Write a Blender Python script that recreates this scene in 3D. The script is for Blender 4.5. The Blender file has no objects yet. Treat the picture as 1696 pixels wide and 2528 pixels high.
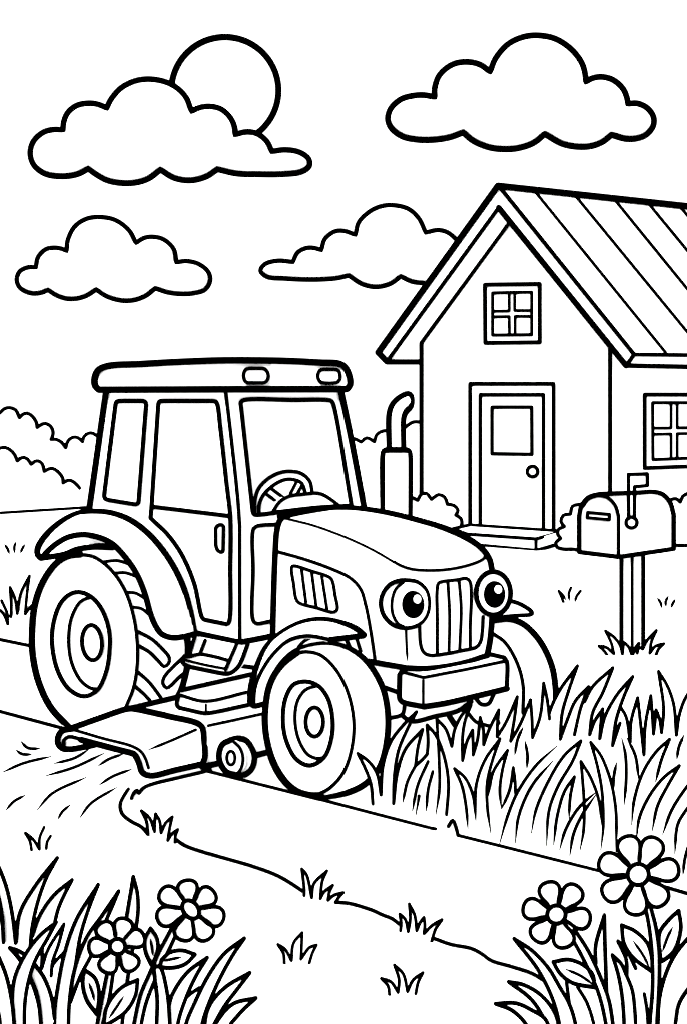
import bpy, math
from mathutils import Vector as V
from mathutils.geometry import tessellate_polygon

# ------------------------------------------------------------------ scene
sc = bpy.context.scene
C = bpy.data.collections.new('place'); sc.collection.children.link(C)
F, CX, HY, CH = 3050.0, 848.0, 1060.0, 1.6       # focal length (picture px), centre column, horizon row, eye height
CAM = V((0, 0, CH))
cam = bpy.data.objects.new('camera', bpy.data.cameras.new('camera')); sc.collection.objects.link(cam)
cam.location = CAM; cam.rotation_euler = (math.radians(90), 0, 0)
cam.data.sensor_fit = 'VERTICAL'; cam.data.sensor_height = 36
cam.data.lens = 36 * F / 2528
cam.data.shift_y = (HY - 1264) / 2528 * 1.0
cam.data.clip_start = .05; cam.data.clip_end = 3000
sc.camera = cam

EXPO = 2.6
w = bpy.data.worlds.new('World'); sc.world = w; w.use_nodes = True
bg = w.node_tree.nodes['Background']; bg.inputs[0].default_value = (1, 1, 1, 1); bg.inputs[1].default_value = 1.0
sl = bpy.data.lights.new('sun_light', 'SUN'); sl.energy = 4; sl.angle = math.radians(20); sl.color = (1, .995, .98)
so = bpy.data.objects.new('sun_light', sl); sc.collection.objects.link(so); so.rotation_euler = (math.radians(72), 0, math.radians(-8))
sc.view_settings.view_transform = 'Standard'; sc.view_settings.look = 'None'; sc.view_settings.gamma = 1
sc.view_settings.exposure = EXPO
sc.cycles.sample_clamp_direct = 2.5 / 2 ** EXPO
sc.cycles.sample_clamp_indirect = 1.2 / 2 ** EXPO
sc.cycles.filter_width = 1.3
sc.cycles.max_bounces = 10; sc.cycles.diffuse_bounces = 8; sc.cycles.transparent_max_bounces = 12

def material(name, col, rough=1.0, vary=0.0):
    m = bpy.data.materials.new(name); m.use_nodes = True
    nt = m.node_tree; b = nt.nodes['Principled BSDF']
    b.inputs['Roughness'].default_value = rough; b.inputs['Specular IOR Level'].default_value = 0
    n = nt.nodes.new('ShaderNodeTexNoise'); n.inputs['Scale'].default_value = 9; n.inputs['Detail'].default_value = 3
    r = nt.nodes.new('ShaderNodeValToRGB')
    r.color_ramp.elements[0].color = (*[max(0, c - vary) for c in col], 1); r.color_ramp.elements[1].color = (*col, 1)
    tc = nt.nodes.new('ShaderNodeTexCoord')
    nt.links.new(tc.outputs['Object'], n.inputs['Vector']); nt.links.new(n.outputs['Fac'], r.inputs[0])
    nt.links.new(r.outputs[0], b.inputs['Base Color'])
    return m
WHITE = material('white_paint', (.93, .93, .93), 1, .02)
INK = material('black_paint', (0, 0, 0), 1, 0)
GLASS = bpy.data.materials.new('clear_glass'); GLASS.use_nodes = True
_n = GLASS.node_tree.nodes; _n.clear()
_t = _n.new('ShaderNodeBsdfTransparent'); _o = _n.new('ShaderNodeOutputMaterial'); GLASS.node_tree.links.new(_t.outputs[0], _o.inputs[0])

# ------------------------------------------------------------------ outlines read off the picture (origin, scale)
CROP = {'A': (0, 0, 2), 'B': (912, 0, 2), 'C': (912, 700, 2), 'D': (200, 850, 2), 'E': (0, 1220, 2), 'F': (600, 1220, 2),
        'G': (912, 1400, 2), 'H': (0, 1744, 2), 'I': (912, 1744, 2), 'J': (560, 1860, 4), 'K': (0, 800, 3.136),
        'U': (0, 0, 1568 / 1696)}
def raw(s):
    """'B x,y x,yc ...' -> [(px,py,corner)]; a crop letter may change inside the string"""
    out = []; c = None
    for t in s.split():
        if t in CROP: c = CROP[t]; continue
        k = t.endswith('c')
        x, y = t.rstrip('c').split(',')
        out.append((c[0] + float(x) / c[2], c[1] + float(y) / c[2], k))
    return out
def cr(p0, p1, p2, p3, t):                               # centripetal Catmull-Rom: no loops at tight corners
    def k(a, b): return max(1e-4, math.hypot(b[0] - a[0], b[1] - a[1]) ** .5)
    t1 = k(p0, p1); t2 = t1 + k(p1, p2); t3 = t2 + k(p2, p3); u = t1 + (t2 - t1) * t
    def mix(a, b, ta, tb): w_ = (u - ta) / (tb - ta); return (a[0] + (b[0] - a[0]) * w_, a[1] + (b[1] - a[1]) * w_)
    a1, a2, a3 = mix(p0, p1, 0, t1), mix(p1, p2, t1, t2), mix(p2, p3, t2, t3)
    return mix(mix(a1, a2, 0, t2), mix(a2, a3, t1, t3), t1, t2)
def straight_seg(p0, p1, p2, p3, L):
    d = lambda a, b: math.hypot(a[0] - b[0], a[1] - b[1])
    return L > 24 and d(p0, p1) < L / 2.8 and d(p2, p3) < L / 2.8
def smooth_open(q, step):
    if len(q) < 3:
        return [(a[0], a[1]) for a in q]
    out = []
    for i in range(len(q) - 1):
        p1, p2 = q[i], q[i + 1]
        L = math.hypot(p2[0] - p1[0], p2[1] - p1[1])
        p0 = q[i - 1] if i else (2 * p1[0] - p2[0], 2 * p1[1] - p2[1])
        p3 = q[i + 2] if i + 2 < len(q) else (2 * p2[0] - p1[0], 2 * p2[1] - p1[1])
        n = max(2 if L > 3 else 1, min(14, int(L / step)))
        if i and i + 2 < len(q) and straight_seg(p0, p1, p2, p3, L): out.append((p1[0], p1[1])); continue
        for k in range(n): out.append(cr(p0, p1, p2, p3, k / n))
    out.append((q[-1][0], q[-1][1]))
    return out
def runs(s, closed=False, step=5.5, straight=False):
    """split at corners, smooth every run; returns list of pixel polylines (+flag: ring without corner)"""
    p = raw(s) if isinstance(s, str) else s
    if straight: p = [(a[0], a[1], True) for a in p]
    if closed:
        ks = [i for i, a in enumerate(p) if a[2]]
        if not ks:
            n = len(p); out = []
            for i in range(n):
                p0, p1, p2, p3 = p[i - 1], p[i], p[(i + 1) % n], p[(i + 2) % n]
                L = math.hypot(p2[0] - p1[0], p2[1] - p1[1]); m = max(2 if L > 3 else 1, min(14, int(L / step)))
                if straight_seg(p0, p1, p2, p3, L): out.append((p1[0], p1[1])); continue
                for k in range(m): out.append(cr(p0, p1, p2, p3, k / m))
            return [out], True
        p = p[ks[0]:] + p[:ks[0]] + [p[ks[0]]]
    rr = []; cur = [p[0]]
    for a in p[1:]:
        cur.append(a)
        if a[2]: rr.append(cur); cur = [a]
    if len(cur) > 1: rr.append(cur)
    return [smooth_open(q, step) for q in rr], False
def flat(s, closed=False, **k):
    rr, ring = runs(s, closed, **k); out = []
    for q in rr:
        for a in q:
            if not out or abs(a[0] - out[-1][0]) + abs(a[1] - out[-1][1]) > .3: out.append(a)
    if closed and not ring and len(out) > 2 and abs(out[0][0] - out[-1][0]) + abs(out[0][1] - out[-1][1]) < .3: out.pop()
    return out
def ell(crop, cx, cy, rx, ry, tilt=0, n=28):
    o = CROP[crop]; t = math.radians(tilt); out = []
    for i in range(n):
        a = 2 * math.pi * i / n; x, y = rx * math.cos(a), ry * math.sin(a)
        out.append((o[0] + (cx + x * math.cos(t) - y * math.sin(t)) / o[2], o[1] + (cy + x * math.sin(t) + y * math.cos(t)) / o[2], False))
    return out

# ------------------------------------------------------------------ planes that carry the outlines
def ray(px, py): return V(((px - CX) / F, 1, -(py - HY) / F))
class Surf:
    def __init__(s, p, n):
        s.p = V(p); s.n = V(n).normalized()
        if (CAM - s.p).dot(s.n) < 0: s.n = -s.n
    def at(s, px, py):
        r = ray(px, py); d = r.dot(s.n)
        return CAM + r * ((s.p - CAM).dot(s.n) / d)
    def off(s, d): return Surf(s.p + s.n * d, s.n)
def PY(y): return Surf((0, y, 0), (0, -1, 0))
def PZ(z): return Surf((0, 0, z), (0, 0, 1))
def stand(px, py, z=0):                                  # the point at height z seen at a pixel
    return CAM + ray(px, py) * ((CH - z) * F / (py - HY))
HD, SD = V((.7071, -.7071, 0)), V((.7071, .7071, 0))     # tractor heading and its sideways direction
TO = stand(778, 1978)                                    # near front wheel on the ground
def PA(a): return Surf(TO + HD * a, HD)
def PB(b): return Surf(TO + SD * b, SD)
def P3(a, b, c):
    a, b, c = V(a), V(b), V(c); return Surf(a, (b - a).cross(c - a))

# ------------------------------------------------------------------ mesh building
class Part:
    def __init__(s): s.v = []; s.f = []; s.m = []
    def add(s, vs, fs, m):
        b = len(s.v); s.v += [V(q) for q in vs]; s.f += [tuple(b + i for i in g) for g in fs]; s.m += [m] * len(fs)
    def fill(s, P2, P, m=0):
        tri = tessellate_polygon([[V((a[0], a[1], 0)) for a in P2]])
        s.add(P, tri, m)
    def prism(s, px, surf, ext=None, m=0):
        """px: pixel polygon on surf (Surf or function px,py->point); ext: thickness vector"""
        at = surf.at if isinstance(surf, Surf) else surf
        P = [at(a[0], a[1]) for a in px]
        s.fill(px, P, m)
        if ext is not None:
            e = V(ext); Q = [q + e for q in P]; s.fill(px, Q, m); n = len(P)
            s.add(P + Q, [(i, (i + 1) % n, n + (i + 1) % n, n + i) for i in range(n)], m)
    def tube(s, P, R, ring=False, m=1, k=8):
        n = len(P)
        if n < 2: return
        vs = []; up = None
        for i in range(n):
            a = P[i - 1] if (i or ring) else P[i]; b = P[(i + 1) % n] if (i < n - 1 or ring) else P[i]
            t = (b - a)
            if t.length < 1e-9: t = V((1, 0, 0))
            t.normalize()
            view = (P[i] - CAM).normalized()
            x = t.cross(view)
            if x.length < .05: x = t.cross(V((0, 0, 1)))
            if x.length < .05: x = V((1, 0, 0))
            x.normalize(); y = t.cross(x)
            if up is not None and x.dot(up) < 0: x = -x; y = -y
            up = x
            # widen at bends so the line keeps its width
            for j in range(k):
                g = 2 * math.pi * j / k
                vs.append(P[i] + (x * math.cos(g) + y * math.sin(g)) * R[i])
        fs = []
        for i in range(n if ring else n - 1):
            for j in range(k):
                a, b = i * k + j, i * k + (j + 1) % k; c, d = ((i + 1) % n) * k + (j + 1) % k, ((i + 1) % n) * k + j
                fs.append((a, b, c, d))
        if not ring:
            fs.append(tuple(range(k))[::-1]); fs.append(tuple((n - 1) * k + j for j in range(k)))
        s.add(vs, fs, m)
    def ball(s, c, r, m=1, nu=8, nv=5, sc_=(1, 1, 1)):
        vs = []; fs = []
        for i in range(nv + 1):
            th = math.pi * i / nv
            for j in range(nu):
                ph = 2 * math.pi * j / nu
                vs.append(c + V((math.sin(th) * math.cos(ph) * sc_[0], math.sin(th) * math.sin(ph) * sc_[1], math.cos(th) * sc_[2])) * r)
        for i in range(nv):
            for j in range(nu):
                fs.append((i * nu + j, i * nu + (j + 1) % nu, (i + 1) * nu + (j + 1) % nu, (i + 1) * nu + j))
        s.add(vs, fs, m)
    def line(s, path, wid, surf, closed=False, taper='', straight=False):
        """raised black edge of a given width along a traced path"""
        at = surf.at if isinstance(surf, Surf) else surf
        rr, ring = runs(path, closed, straight=straight)
        for qi, q in enumerate(rr):
            P = [at(a[0], a[1]) for a in q]
            L = [0]
            for i in range(1, len(q)): L.append(L[-1] + math.hypot(q[i][0] - q[i - 1][0], q[i][1] - q[i - 1][1]))
            T = max(L[-1], 1e-6); R = []
            for i, p in enumerate(P):
                r = (wid + (3.6 if wid >= 11 else 2.0)) / 2 * max(p.y, .1) / F; u = L[i] / T
                if 's' in taper and qi == 0: r *= min(1, .34 + u / .32)
                if 'e' in taper and qi == len(rr) - 1: r *= min(1, .34 + (1 - u) / .32)
                R.append(r)
                vw = (p - CAM).normalized()
                cs = abs(vw.dot(surf.n)) if isinstance(surf, Surf) else .5
                P[i] = p - vw * r * min(7, 1.02 / max(cs, .05))
            s.tube(P, R, ring)
            if not ring:
                s.ball(P[0], R[0]); s.ball(P[-1], R[-1])
    def shape(s, path, wid, surf, ext=None, closed=False, taper='', straight=False, fill=True):
        """white plate with a black edge"""
        if fill: s.prism(flat(path, closed, straight=straight), surf, ext)
        s.line(path, wid, surf, closed, taper, straight)
    def loft(s, A, B, m=0, ring=True):
        n = len(A)
        s.add(A + B, [(i, (i + 1) % n, n + (i + 1) % n, n + i) for i in range(n if ring else n - 1)], m)
    def puff(s, path, wid, surf, t, ink=None, cen=None):
        """rounded body whose rim is the traced outline"""
        q = flat(path, True); n = len(q)
        cx = sum(a[0] for a in q) / n; cy = sum(a[1] for a in q) / n
        if cen: cx, cy = cen
        ar = sum(q[i][0] * q[(i + 1) % n][1] - q[(i + 1) % n][0] * q[i][1] for i in range(n)); sg_ = 1 if ar > 0 else -1
        nm = []
        for i in range(n):
            a, b = q[i - 2], q[(i + 2) % n]; dx, dy = b[0] - a[0], b[1] - a[1]; L = math.hypot(dx, dy) or 1
            nm.append((-dy / L * sg_, dx / L * sg_))
        def ring(k, d):                                  # k: inset from the rim
            sf = surf.off(d); px_ = [(q[i][0] + nm[i][0] * k, q[i][1] + nm[i][1] * k) for i in range(n)]
            return px_, [sf.at(*a) for a in px_]
        rim = [surf.at(*a) for a in q]; h = wid / 2 + 1.8
        for sg in (1, -1):
            prev = rim
            for k, d in ((.7, .02), (1, .15), (1.5, .32), (2, .42)):
                px_, cur = ring(k * h, sg * d * t); s.loft(prev, cur); prev = cur
            s.fill(px_, prev)
        fs_ = surf.off(.05 * t)
        if ink is None: s.line(path, wid, fs_, True)
        else: s.line(ink, wid, surf.off(.45 * t))
    def build(s, name, parent=None, loc=None, mats=None):
        o0 = parent_loc(parent) if parent else (V(loc) if loc is not None else V((0, 0, 0)))
        me = bpy.data.meshes.new(name); me.from_pydata([tuple(q - o0) for q in s.v], [], s.f)
        for m in (mats or (WHITE, INK)): me.materials.append(m)
        me.polygons.foreach_set('material_index', s.m); me.update()
        o = bpy.data.objects.new(name, me); C.objects.link(o)
        if parent: o.parent = parent
        else: o.location = o0
        return o
def parent_loc(o):
    l = V((0, 0, 0))
    while o: l += o.location; o = o.parent
    return l
def tag(o, label=None, cat=None, group=None, kind=None):
    if label: o['label'] = label
    if cat: o['category'] = cat
    if group: o['group'] = group
    if kind: o['kind'] = kind
    return o
def thing(name, loc, label, cat, group=None):
    o = bpy.data.objects.new(name, None); C.objects.link(o); o.location = loc; o.empty_display_size = .2
    return tag(o, label, cat, group)

# ------------------------------------------------------------------ ground
g = Part(); g.add([(-900, -40, 0), (900, -40, 0), (900, 1800, 0), (-900, 1800, 0)], [(0, 1, 2, 3)], 0)
tag(g.build('ground'), kind='structure')
def sheet(name, poly, lines, z):
    p = Part(); sf = PZ(z)
    p.prism(flat(poly, True, straight=True), sf)
    for a in lines: p.line(a[0], a[1], sf, straight=(len(a) > 2 and a[2]))
    tag(p.build(name), kind='structure')
sheet('field', 'E -900,137 0,95 430,68 900,60 900,300 -900,300', [('E -900,137 0,95 430,68 520,66', 8.6, True)], .004)
sheet('mown_strip', 'E -1200,469 150,748 700,860 1400,1150 310,1155 -1200,750', [('E -1200,469 0,717 150,748 200,758', 7.5, True), ('E -1200,750 0,1072 310,1155 420,1182', 7.5, True)], .004)
sheet('lawn', 'H 1010,318 0,60 I 1470,895 1600,932 1900,1700 H 0,1700 600,500', [
    ('H 1015,318 1568,458 F 400,1513 600,1566 G 310,1292 325,1294', 8, True),
    ('G 388,1280 410,1250 F 1048,1640 G 436,1326c 645,1378c 1200,1518c I 1470,895c 1568,924c 1700,960', 8.2)], .008)
sheet('path', 'H 1010,322 750,388 640,430 595,500 650,570 870,655 1250,790 1568,960 I 0,1005 310,1143 870,1360 1300,1500 1300,800 0,522', [
    ('H 1040,312 1000,324 870,355 760,382 710,402 688,428c 679,413 662,428 651,454', 8),
    ('H 636,408 612,445 595,485 605,530 650,568 700,595 733,632', 8),
    ('H 868,655 910,685 1000,718 1130,755 1250,790 1370,835 1440,875 1495,912', 8),
    ('J 1075,1470 1200,1480 1350,1520 1450,1555 I 60,1028 110,1048 150,1078', 8),
    ('I 310,1143 400,1175 500,1195 550,1220 600,1255 700,1285 800,1318 870,1360', 8)], .012)

# ------------------------------------------------------------------ sky objects
def cloud(path, wid, D, loc, label):
    p = Part(); p.puff(path, wid, PY(D), D * .03)
    q = flat(path, True); c = PY(D).at(sum(a[0] for a in q) / len(q), max(a[1] for a in q))
    tag(p.build('cloud', None, c), label, 'cloud', 'clouds in the white sky')
cloud('A 315,642c 316,610 335,560 380,522 450,510 500,520 530,535c 548,495 600,435 670,400 735,391 810,402 870,430 920,480 948,550c 985,532 1035,525 1095,540 1145,590 1162,640 1162,665c 1215,652 1270,660 1320,700 1343,748c 1410,740 1480,752 1525,785 1528,820 1490,848 1400,860 1280,861 1170,857 1075,836c 1020,872 940,891 860,878 794,838c 735,882 670,902 600,904 530,890 475,860 438,833c 385,860 310,871 225,858 170,815 152,755 170,695 220,652 270,640',
      12, 150, None, 'big puffy white cloud covering the lower left part of the sun')
cloud('B 322,480c 320,440 345,370 410,318 482,306 545,320 594,355c 620,290 680,220 750,185 820,175 910,190 990,240 1045,310 1063,370 1065,405c 1100,386 1145,380 1200,395 1250,440 1270,490 1272,513c 1320,511 1370,535 1400,580 1397,625 1360,668 1310,685 1260,685 1193,666c 1150,700 1095,721 1030,725 950,710 864,662c 810,705 740,730 670,737 590,728 510,695 461,654c 400,677 320,690 240,690 160,673 105,630 90,585 105,535 155,490 220,472 270,470',
      12.5, 140, None, 'large puffy white cloud high above the roof of the house')
cloud('A 180,1320c 190,1270 230,1230 275,1223 310,1229 332,1240c 336,1190 370,1120 430,1080 505,1072 575,1088 640,1138 674,1200c 710,1176 755,1169 810,1182 860,1230 873,1295c 920,1289 980,1302 1030,1342 1040,1385 1015,1430 960,1448 900,1452 830,1444 769,1424c 720,1462 660,1483 600,1484 530,1464 477,1430c 430,1460 380,1475 330,1475 280,1458 240,1432c 200,1447 150,1447 100,1420 85,1380 100,1340 140,1320',
      10.5, 120, None, 'small white cloud low on the left above the tractor cab')
cloud('U 669,598c 680,576 700,566 718,566 734,571c 742,545 765,528 785,527 811,536c 818,508 840,485 865,472 892,468 930,476 955,498 971,531c 998,525 1020,530 1042,548 1075,590 1060,650 1010,655 970,647 940,643 914,631c 890,648 857,655 825,648 796,629c 770,635 730,638 690,638 650,636 610,632 595,618 605,603 635,595',
      10.5, 125, None, 'long low white cloud partly hidden behind the left roof slope')
p = Part(); sf = PY(220); rr = ell('A', 1112, 447, 264, 264, n=56)
c = sf.at(556, 223.5); R_ = (sf.at(688, 223.5) - c).length
p.ball(c, R_ * .87, m=0, nu=40, nv=24); p.line(rr, 13, sf, True)
tag(p.build('sun', None, c - V((0, 0, R_))), 'round white sun disc peeking out from behind the big cloud', 'sun')

# ------------------------------------------------------------------ hedges and bushes
def bush(name, body, ink, wid, D, t, label, cat, cen=None, group=None):
    p = Part(); p.puff(body, wid, PY(D), t, ink=ink, cen=cen)
    q = flat(body, True); b = PY(D).at(sum(a[0] for a in q) / len(q), HY + CH * F / D)
    return tag(p.build(name, None, b), label, cat, group)
UP = '-700,700 -640,640 -560,640 -500,700c -440,640 -370,620 -300,690c -230,630 -140,640 -70,745c 0,690 40,655 80,648 125,665 155,725c 180,700 215,690 255,715 285,760 292,800c 330,775 355,770 395,790 415,835 412,865 400,893c 440,893 480,915 512,957c 530,905 560,880 590,875 620,888 642,910c 655,870 690,845 720,845 750,862 800,900'
bush('hedge', 'K ' + UP + 'c 900,1000 950,1445 -700,1445c', 'K ' + UP, 8, 28.5, 1.0, 'high scalloped white hedge standing behind the lower hedge left of the tractor', 'hedge', group='hedges on the horizon')
LO = '-700,900 -620,850 -520,860 -480,930c -420,870 -330,880 -280,950c -220,900 -120,910 -70,1010c 0,962 40,955 85,975 120,1015 138,1060c 160,1040 190,1033 220,1048 245,1085c 275,1063 300,1060 330,1080 347,1140c 380,1122 410,1118 460,1150 490,1195 493,1230c 520,1213 550,1210 590,1235 620,1270'
bush('hedge', 'K ' + LO + 'c 625,1445c -700,1445c', 'K ' + LO, 8, 25.5, .8, 'lower scalloped white hedge at the left picture edge in front of the higher one', 'hedge', group='hedges on the horizon')
MI = '-130,770 -79,765 -42,782c -14,762 23,780c 36,745 60,730 86,727 140,740 180,706 215,684 255,685 300,690'
bush('hedge', 'C ' + MI + 'c 300,1040c -300,1040c', 'C ' + MI, 8, 29, 1.0, 'piece of scalloped hedge seen between the tractor cab and the house wall', 'hedge', group='hedges on the horizon')
LB = '150,1050 205,1056 237,1070c 255,1040 280,1036 305,1065c 340,1042 370,1055 384,1090c 415,1095 436,1120 425,1143c 450,1160 455,1185 448,1205'
bush('bush', 'C ' + LB + 'c 150,1215c', 'C ' + LB, 8, 18.9, .5, 'round white bush left of the front door behind the tractor hood', 'bush')
BI1 = '1040,1089 1000,1100 990,1138c 955,1145 943,1175 960,1200c 930,1215 928,1240 942,1258c 918,1280 925,1302 960,1312 1000,1312 1040,1319'
BI2 = '1750,1100 1700,1050 1640,1010 1568,1036 1545,1050 1532,1078c 1510,1062 1470,1072'
p = Part(); body = 'C 1100,1100c ' + BI1 + 'c 1500,1293c 1800,1293c ' + BI2 + 'c'
p.puff(body, 8, PY(16.2), .5, ink='C ' + BI1, cen=(912 + 1290 / 2, 700 + 1190 / 2))
p.line('C ' + BI2, 8, PY(16.05)); p.line('C 1500,1293 1800,1293', 8, PY(16.2), straight=True)
tag(p.build('bush', None, PY(16.2).at(1557, 1361)), 'long white bush along the house wall behind the mailbox', 'bush')

# ------------------------------------------------------------------ house
H0 = V((3.82, 17.7, 0)); UD = V((.75, -.66, 0)).normalized(); VD = V((.8, .6, 0)).normalized()
FW = Surf(H0, UD.cross(V((0, 0, 1)))); SW = Surf(H0, VD.cross(V((0, 0, 1))))
FB = FW.off(.45)
def px(s): r = raw(s)[0]; return r[0], r[1]
apex = FB.at(*px('B 632,917')); RP = Surf(apex, VD.cross(V((0, 0, 1))))
ridge_far = RP.at(*px('B 1568,1018')); VD3 = (ridge_far - apex).normalized(); LEN = 7.0
hb = stand(1300, 1330); hb.z = 0
house = thing('house', hb, 'white gabled house with ribbed roof and front door on the right', 'house')
p = Part()
wall = [(a[0], a[1]) for a in raw('C 255,1235 255,288 B 660,1060 C 1186,345 1186,1273')]
p.prism(wall, FW, VD * (LEN - .3))
p.line('C 255,290 255,1210', 10, FW); p.line('C 1186,300 1186,1260', 9.5, FW)
p.line('B 690,1095 C 255,290', 10, FW.off(.01))
p.build('wall', house)
p = Part()
chev = [(a[0], a[1]) for a in raw('B 634,917 C 40,340 85,385 B 636,1025 C 1265,405 1305,350')]
p.prism(chev, FB, VD3 * LEN)
p.line('B 632,917 C 42,340', 13.5, FB); p.line('C 42,340 85,385', 13, FB); p.line('C 85,385 B 636,1025', 9.5, FB)
p.line('B 636,1025 C 1265,405', 12, FB); p.line('B 645,928 C 1305,350', 9.5, FB); p.line('C 1305,350 1265,405', 9.5, FB)
A_, B_ = FB.at(*px('B 634,917')), FB.at(*px('C 1305,350')); Bl = FB.at(*px('C 1265,405'))
SL = P3(A_, B_, A_ + VD3)
EA = P3(B_, Bl, B_ + VD3)
p.line('B 632,917 1568,1018 1700,1033', 13.5, SL, straight=True)
def l3(q, a, b, wid): q.tube([a, b], [wid / 2 * a.y / F, wid / 2 * b.y / F])
p.line('C 1305,350 1568,353 1700,355', 9, EA, straight=True); p.line('C 1265,405 1568,411 1700,414', 10.5, EA, straight=True)
for s_ in ('B 820,950 1460,1740', 'B 1020,972 1655,1746', 'B 1215,993 1830,1750', 'B 1385,1015 1990,1752', 'B 1540,1030 2140,1755'):
    p.line(s_, 6.5, SL)
Cl = FB.at(*px('C 85,387')); SO = P3(Cl, Cl + VD3, FB.at(*px('C 600,387')))
p.line('C 85,387 250,387', 11, FB.off(-.1))
p.build('roof', house)
def window(name, outer, inner, bars, sf, wo, par, lab=None):
    p = Part(); p.shape(outer, wo, sf.off(.05), -sf.n * .045, closed=True, straight=True)
    o = p.build(name, par)
    q = Part(); q.shape(inner, 7, sf.off(.056), closed=True, straight=True)
    for b in bars: q.line(b, 6.5, sf.off(.056), straight=True)
    q.build('pane', o)
    if lab: o['label'] = lab
    return o
window('window', 'C 568,5 838,2 839,290 570,293', 'C 606,46 799,42 799,252 606,254',
       ['C 688,45 688,135 606,136', 'C 715,42 715,133 799,133', 'C 606,164 688,163 689,253', 'C 799,162 717,162 717,253'], FW, 9.5, house, 'small upper window under the gable')
window('window', 'C 1357,548 1647,548 1647,900 1357,911', 'C 1396,588 1608,588 1608,860 1398,869',
       ['C 1487,590 1487,713 1400,713', 'C 1400,744 1487,742 1487,862', 'C 1608,711 1517,712 1517,590', 'C 1608,740 1517,741 1517,862'], SW, 9, house, 'lower window in the side wall above the mailbox')
p = Part(); p.shape('C 495,1215c 495,495c 907,495c 907,1235c', 9, FW.off(.04), -FW.n * .035)
door = p.build('door_frame', house)
p = Part(); p.shape('C 545,1215c 545,549c 857,549c 857,1235c', 8.5, FW.off(.05), -FW.n * .04); door = p.build('door', house)
p = Part(); p.shape('C 603,610 799,610 800,843 603,840', 8, FW.off(.056), closed=True, straight=True); p.build('pane', door)
p = Part(); k = ell('C', 803, 928, 26, 26); p.prism(flat(k, True), FW.off(.1), -FW.n * .05); p.line(k, 8, FW.off(.1), True); p.build('knob', door)
p = Part(); st = stand(*px('C 820,1318')); ST = Surf(st, FW.n); stz = ST.at(*px('C 820,1261')).z
top = PZ(stz); SR = Surf(st, VD.cross(V((0, 0, 1))))
p.prism([(a[0], a[1]) for a in raw('C 410,1212 492,1193 925,1222 925,1230 820,1261 440,1234')], top)
p.prism([(a[0], a[1]) for a in raw('C 420,1232 820,1261 820,1318 420,1282')], ST)
p.prism([(a[0], a[1]) for a in raw('C 820,1261 925,1230 925,1290 820,1318')], SR)
p.line('C 410,1212 492,1193 925,1222', 8.5, top, straight=True); p.line('C 400,1212 430,1218 480,1237 820,1261 925,1232', 7.5, top, straight=True)
p.line('C 420,1282 560,1294 820,1318', 8, ST, straight=True); p.line('C 820,1318 925,1288', 8, SR, straight=True); p.line('C 820,1261 820,1318', 7, ST)
p.build('doorstep', house)

# ------------------------------------------------------------------ mailbox
mb = stand(1560, 1612); mail = thing('mailbox', V((mb.x, mb.y, 0)), 'white arched mailbox with raised flag on a square post', 'mailbox')
M1 = V((.65, -.76, 0)); M2 = V((.76, .65, 0)); mc = PY(mb.y - .22).at(*px('C 1228,1350'))
MF = Surf(mc, M2); MS = Surf(mc, M1)
p = Part()
fa = flat('C 1033,1326c 1033,1150c 1040,1105 1065,1062 1105,1043 1135,1041 1175,1052 1212,1095 1228,1150c 1228,1350c', True)
wid_ = MS.at(*px('C 1500,1310')) - MS.at(*px('C 1228,1350')); bk = Surf(mc + wid_, M2)
q0 = raw('C 1033,1326 1228,1350 1500,1310')
fa_n = []
A3 = [MF.at(*a) for a in fa]
sil = flat('C 1500,1310c 1500,1140c 1480,1080 1445,1042 1395,1028 1330,1032 1190,1037 1130,1040c', False)
def bodyfn(x, y):
    return bk.at(x, y)
p.prism(fa, MF)
p.prism(fa, MF, wid_ * .97)
p.prism(flat('C 1228,1350c 1228,1150c 1212,1095 1175,1055 1130,1041 1190,1037 1330,1032 1395,1028 1445,1042 1480,1080 1500,1140 1500,1310c'), lambda x, y: MF.off(-.006).at(x, y) if x < 1525.5 else MS.off(-.005).at(x, y))
p.line('C 1033,1326c 1033,1150c 1042,1105 1075,1058 1130,1040 1190,1037 1330,1032 1395,1028 1445,1040 1482,1080 1500,1140c 1500,1310c 1228,1350c 1033,1326c', 10.5, lambda x, y: (MF.at(x, y) if x < 1526 else MS.at(x, y)))
p.line('C 1050,1100 1080,1062 1130,1047 1175,1058 1212,1097 1228,1150c 1228,1345c', 8, MF.off(.01))
p.build('box', mail)
p = Part(); p.shape('C 1075,1130 1183,1140 1182,1166 1073,1156', 7, MF.off(.015), closed=True, straight=True); p.build('name_plate', mail)
p = Part(); p.shape('C 1278,1160c 1276,942c 1370,940c 1370,998c 1307,1003c 1306,1160c', 8, MS.off(.02), -MS.n * .015)
k = ell('C', 1292, 1180, 27, 27); p.prism(flat(k, True), MS.off(.03), -MS.n * .02); p.line(k, 8, MS.off(.03), True)
p.build('flag', mail)
p = Part(); pp = PY(mb.y)
p.prism([(a[0], a[1]) for a in raw('C 1242,1335 1350,1335 G 1350,412 1295,425 1242,412')], pp, (0, .09, 0))
p.line('C 1242,1345 G 1242,410', 9.5, pp); p.line('C 1295,1345 G 1295,412', 6.5, pp); p.line('C 1350,1335 G 1350,405', 9.5, pp)
p.build('post', mail)

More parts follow.
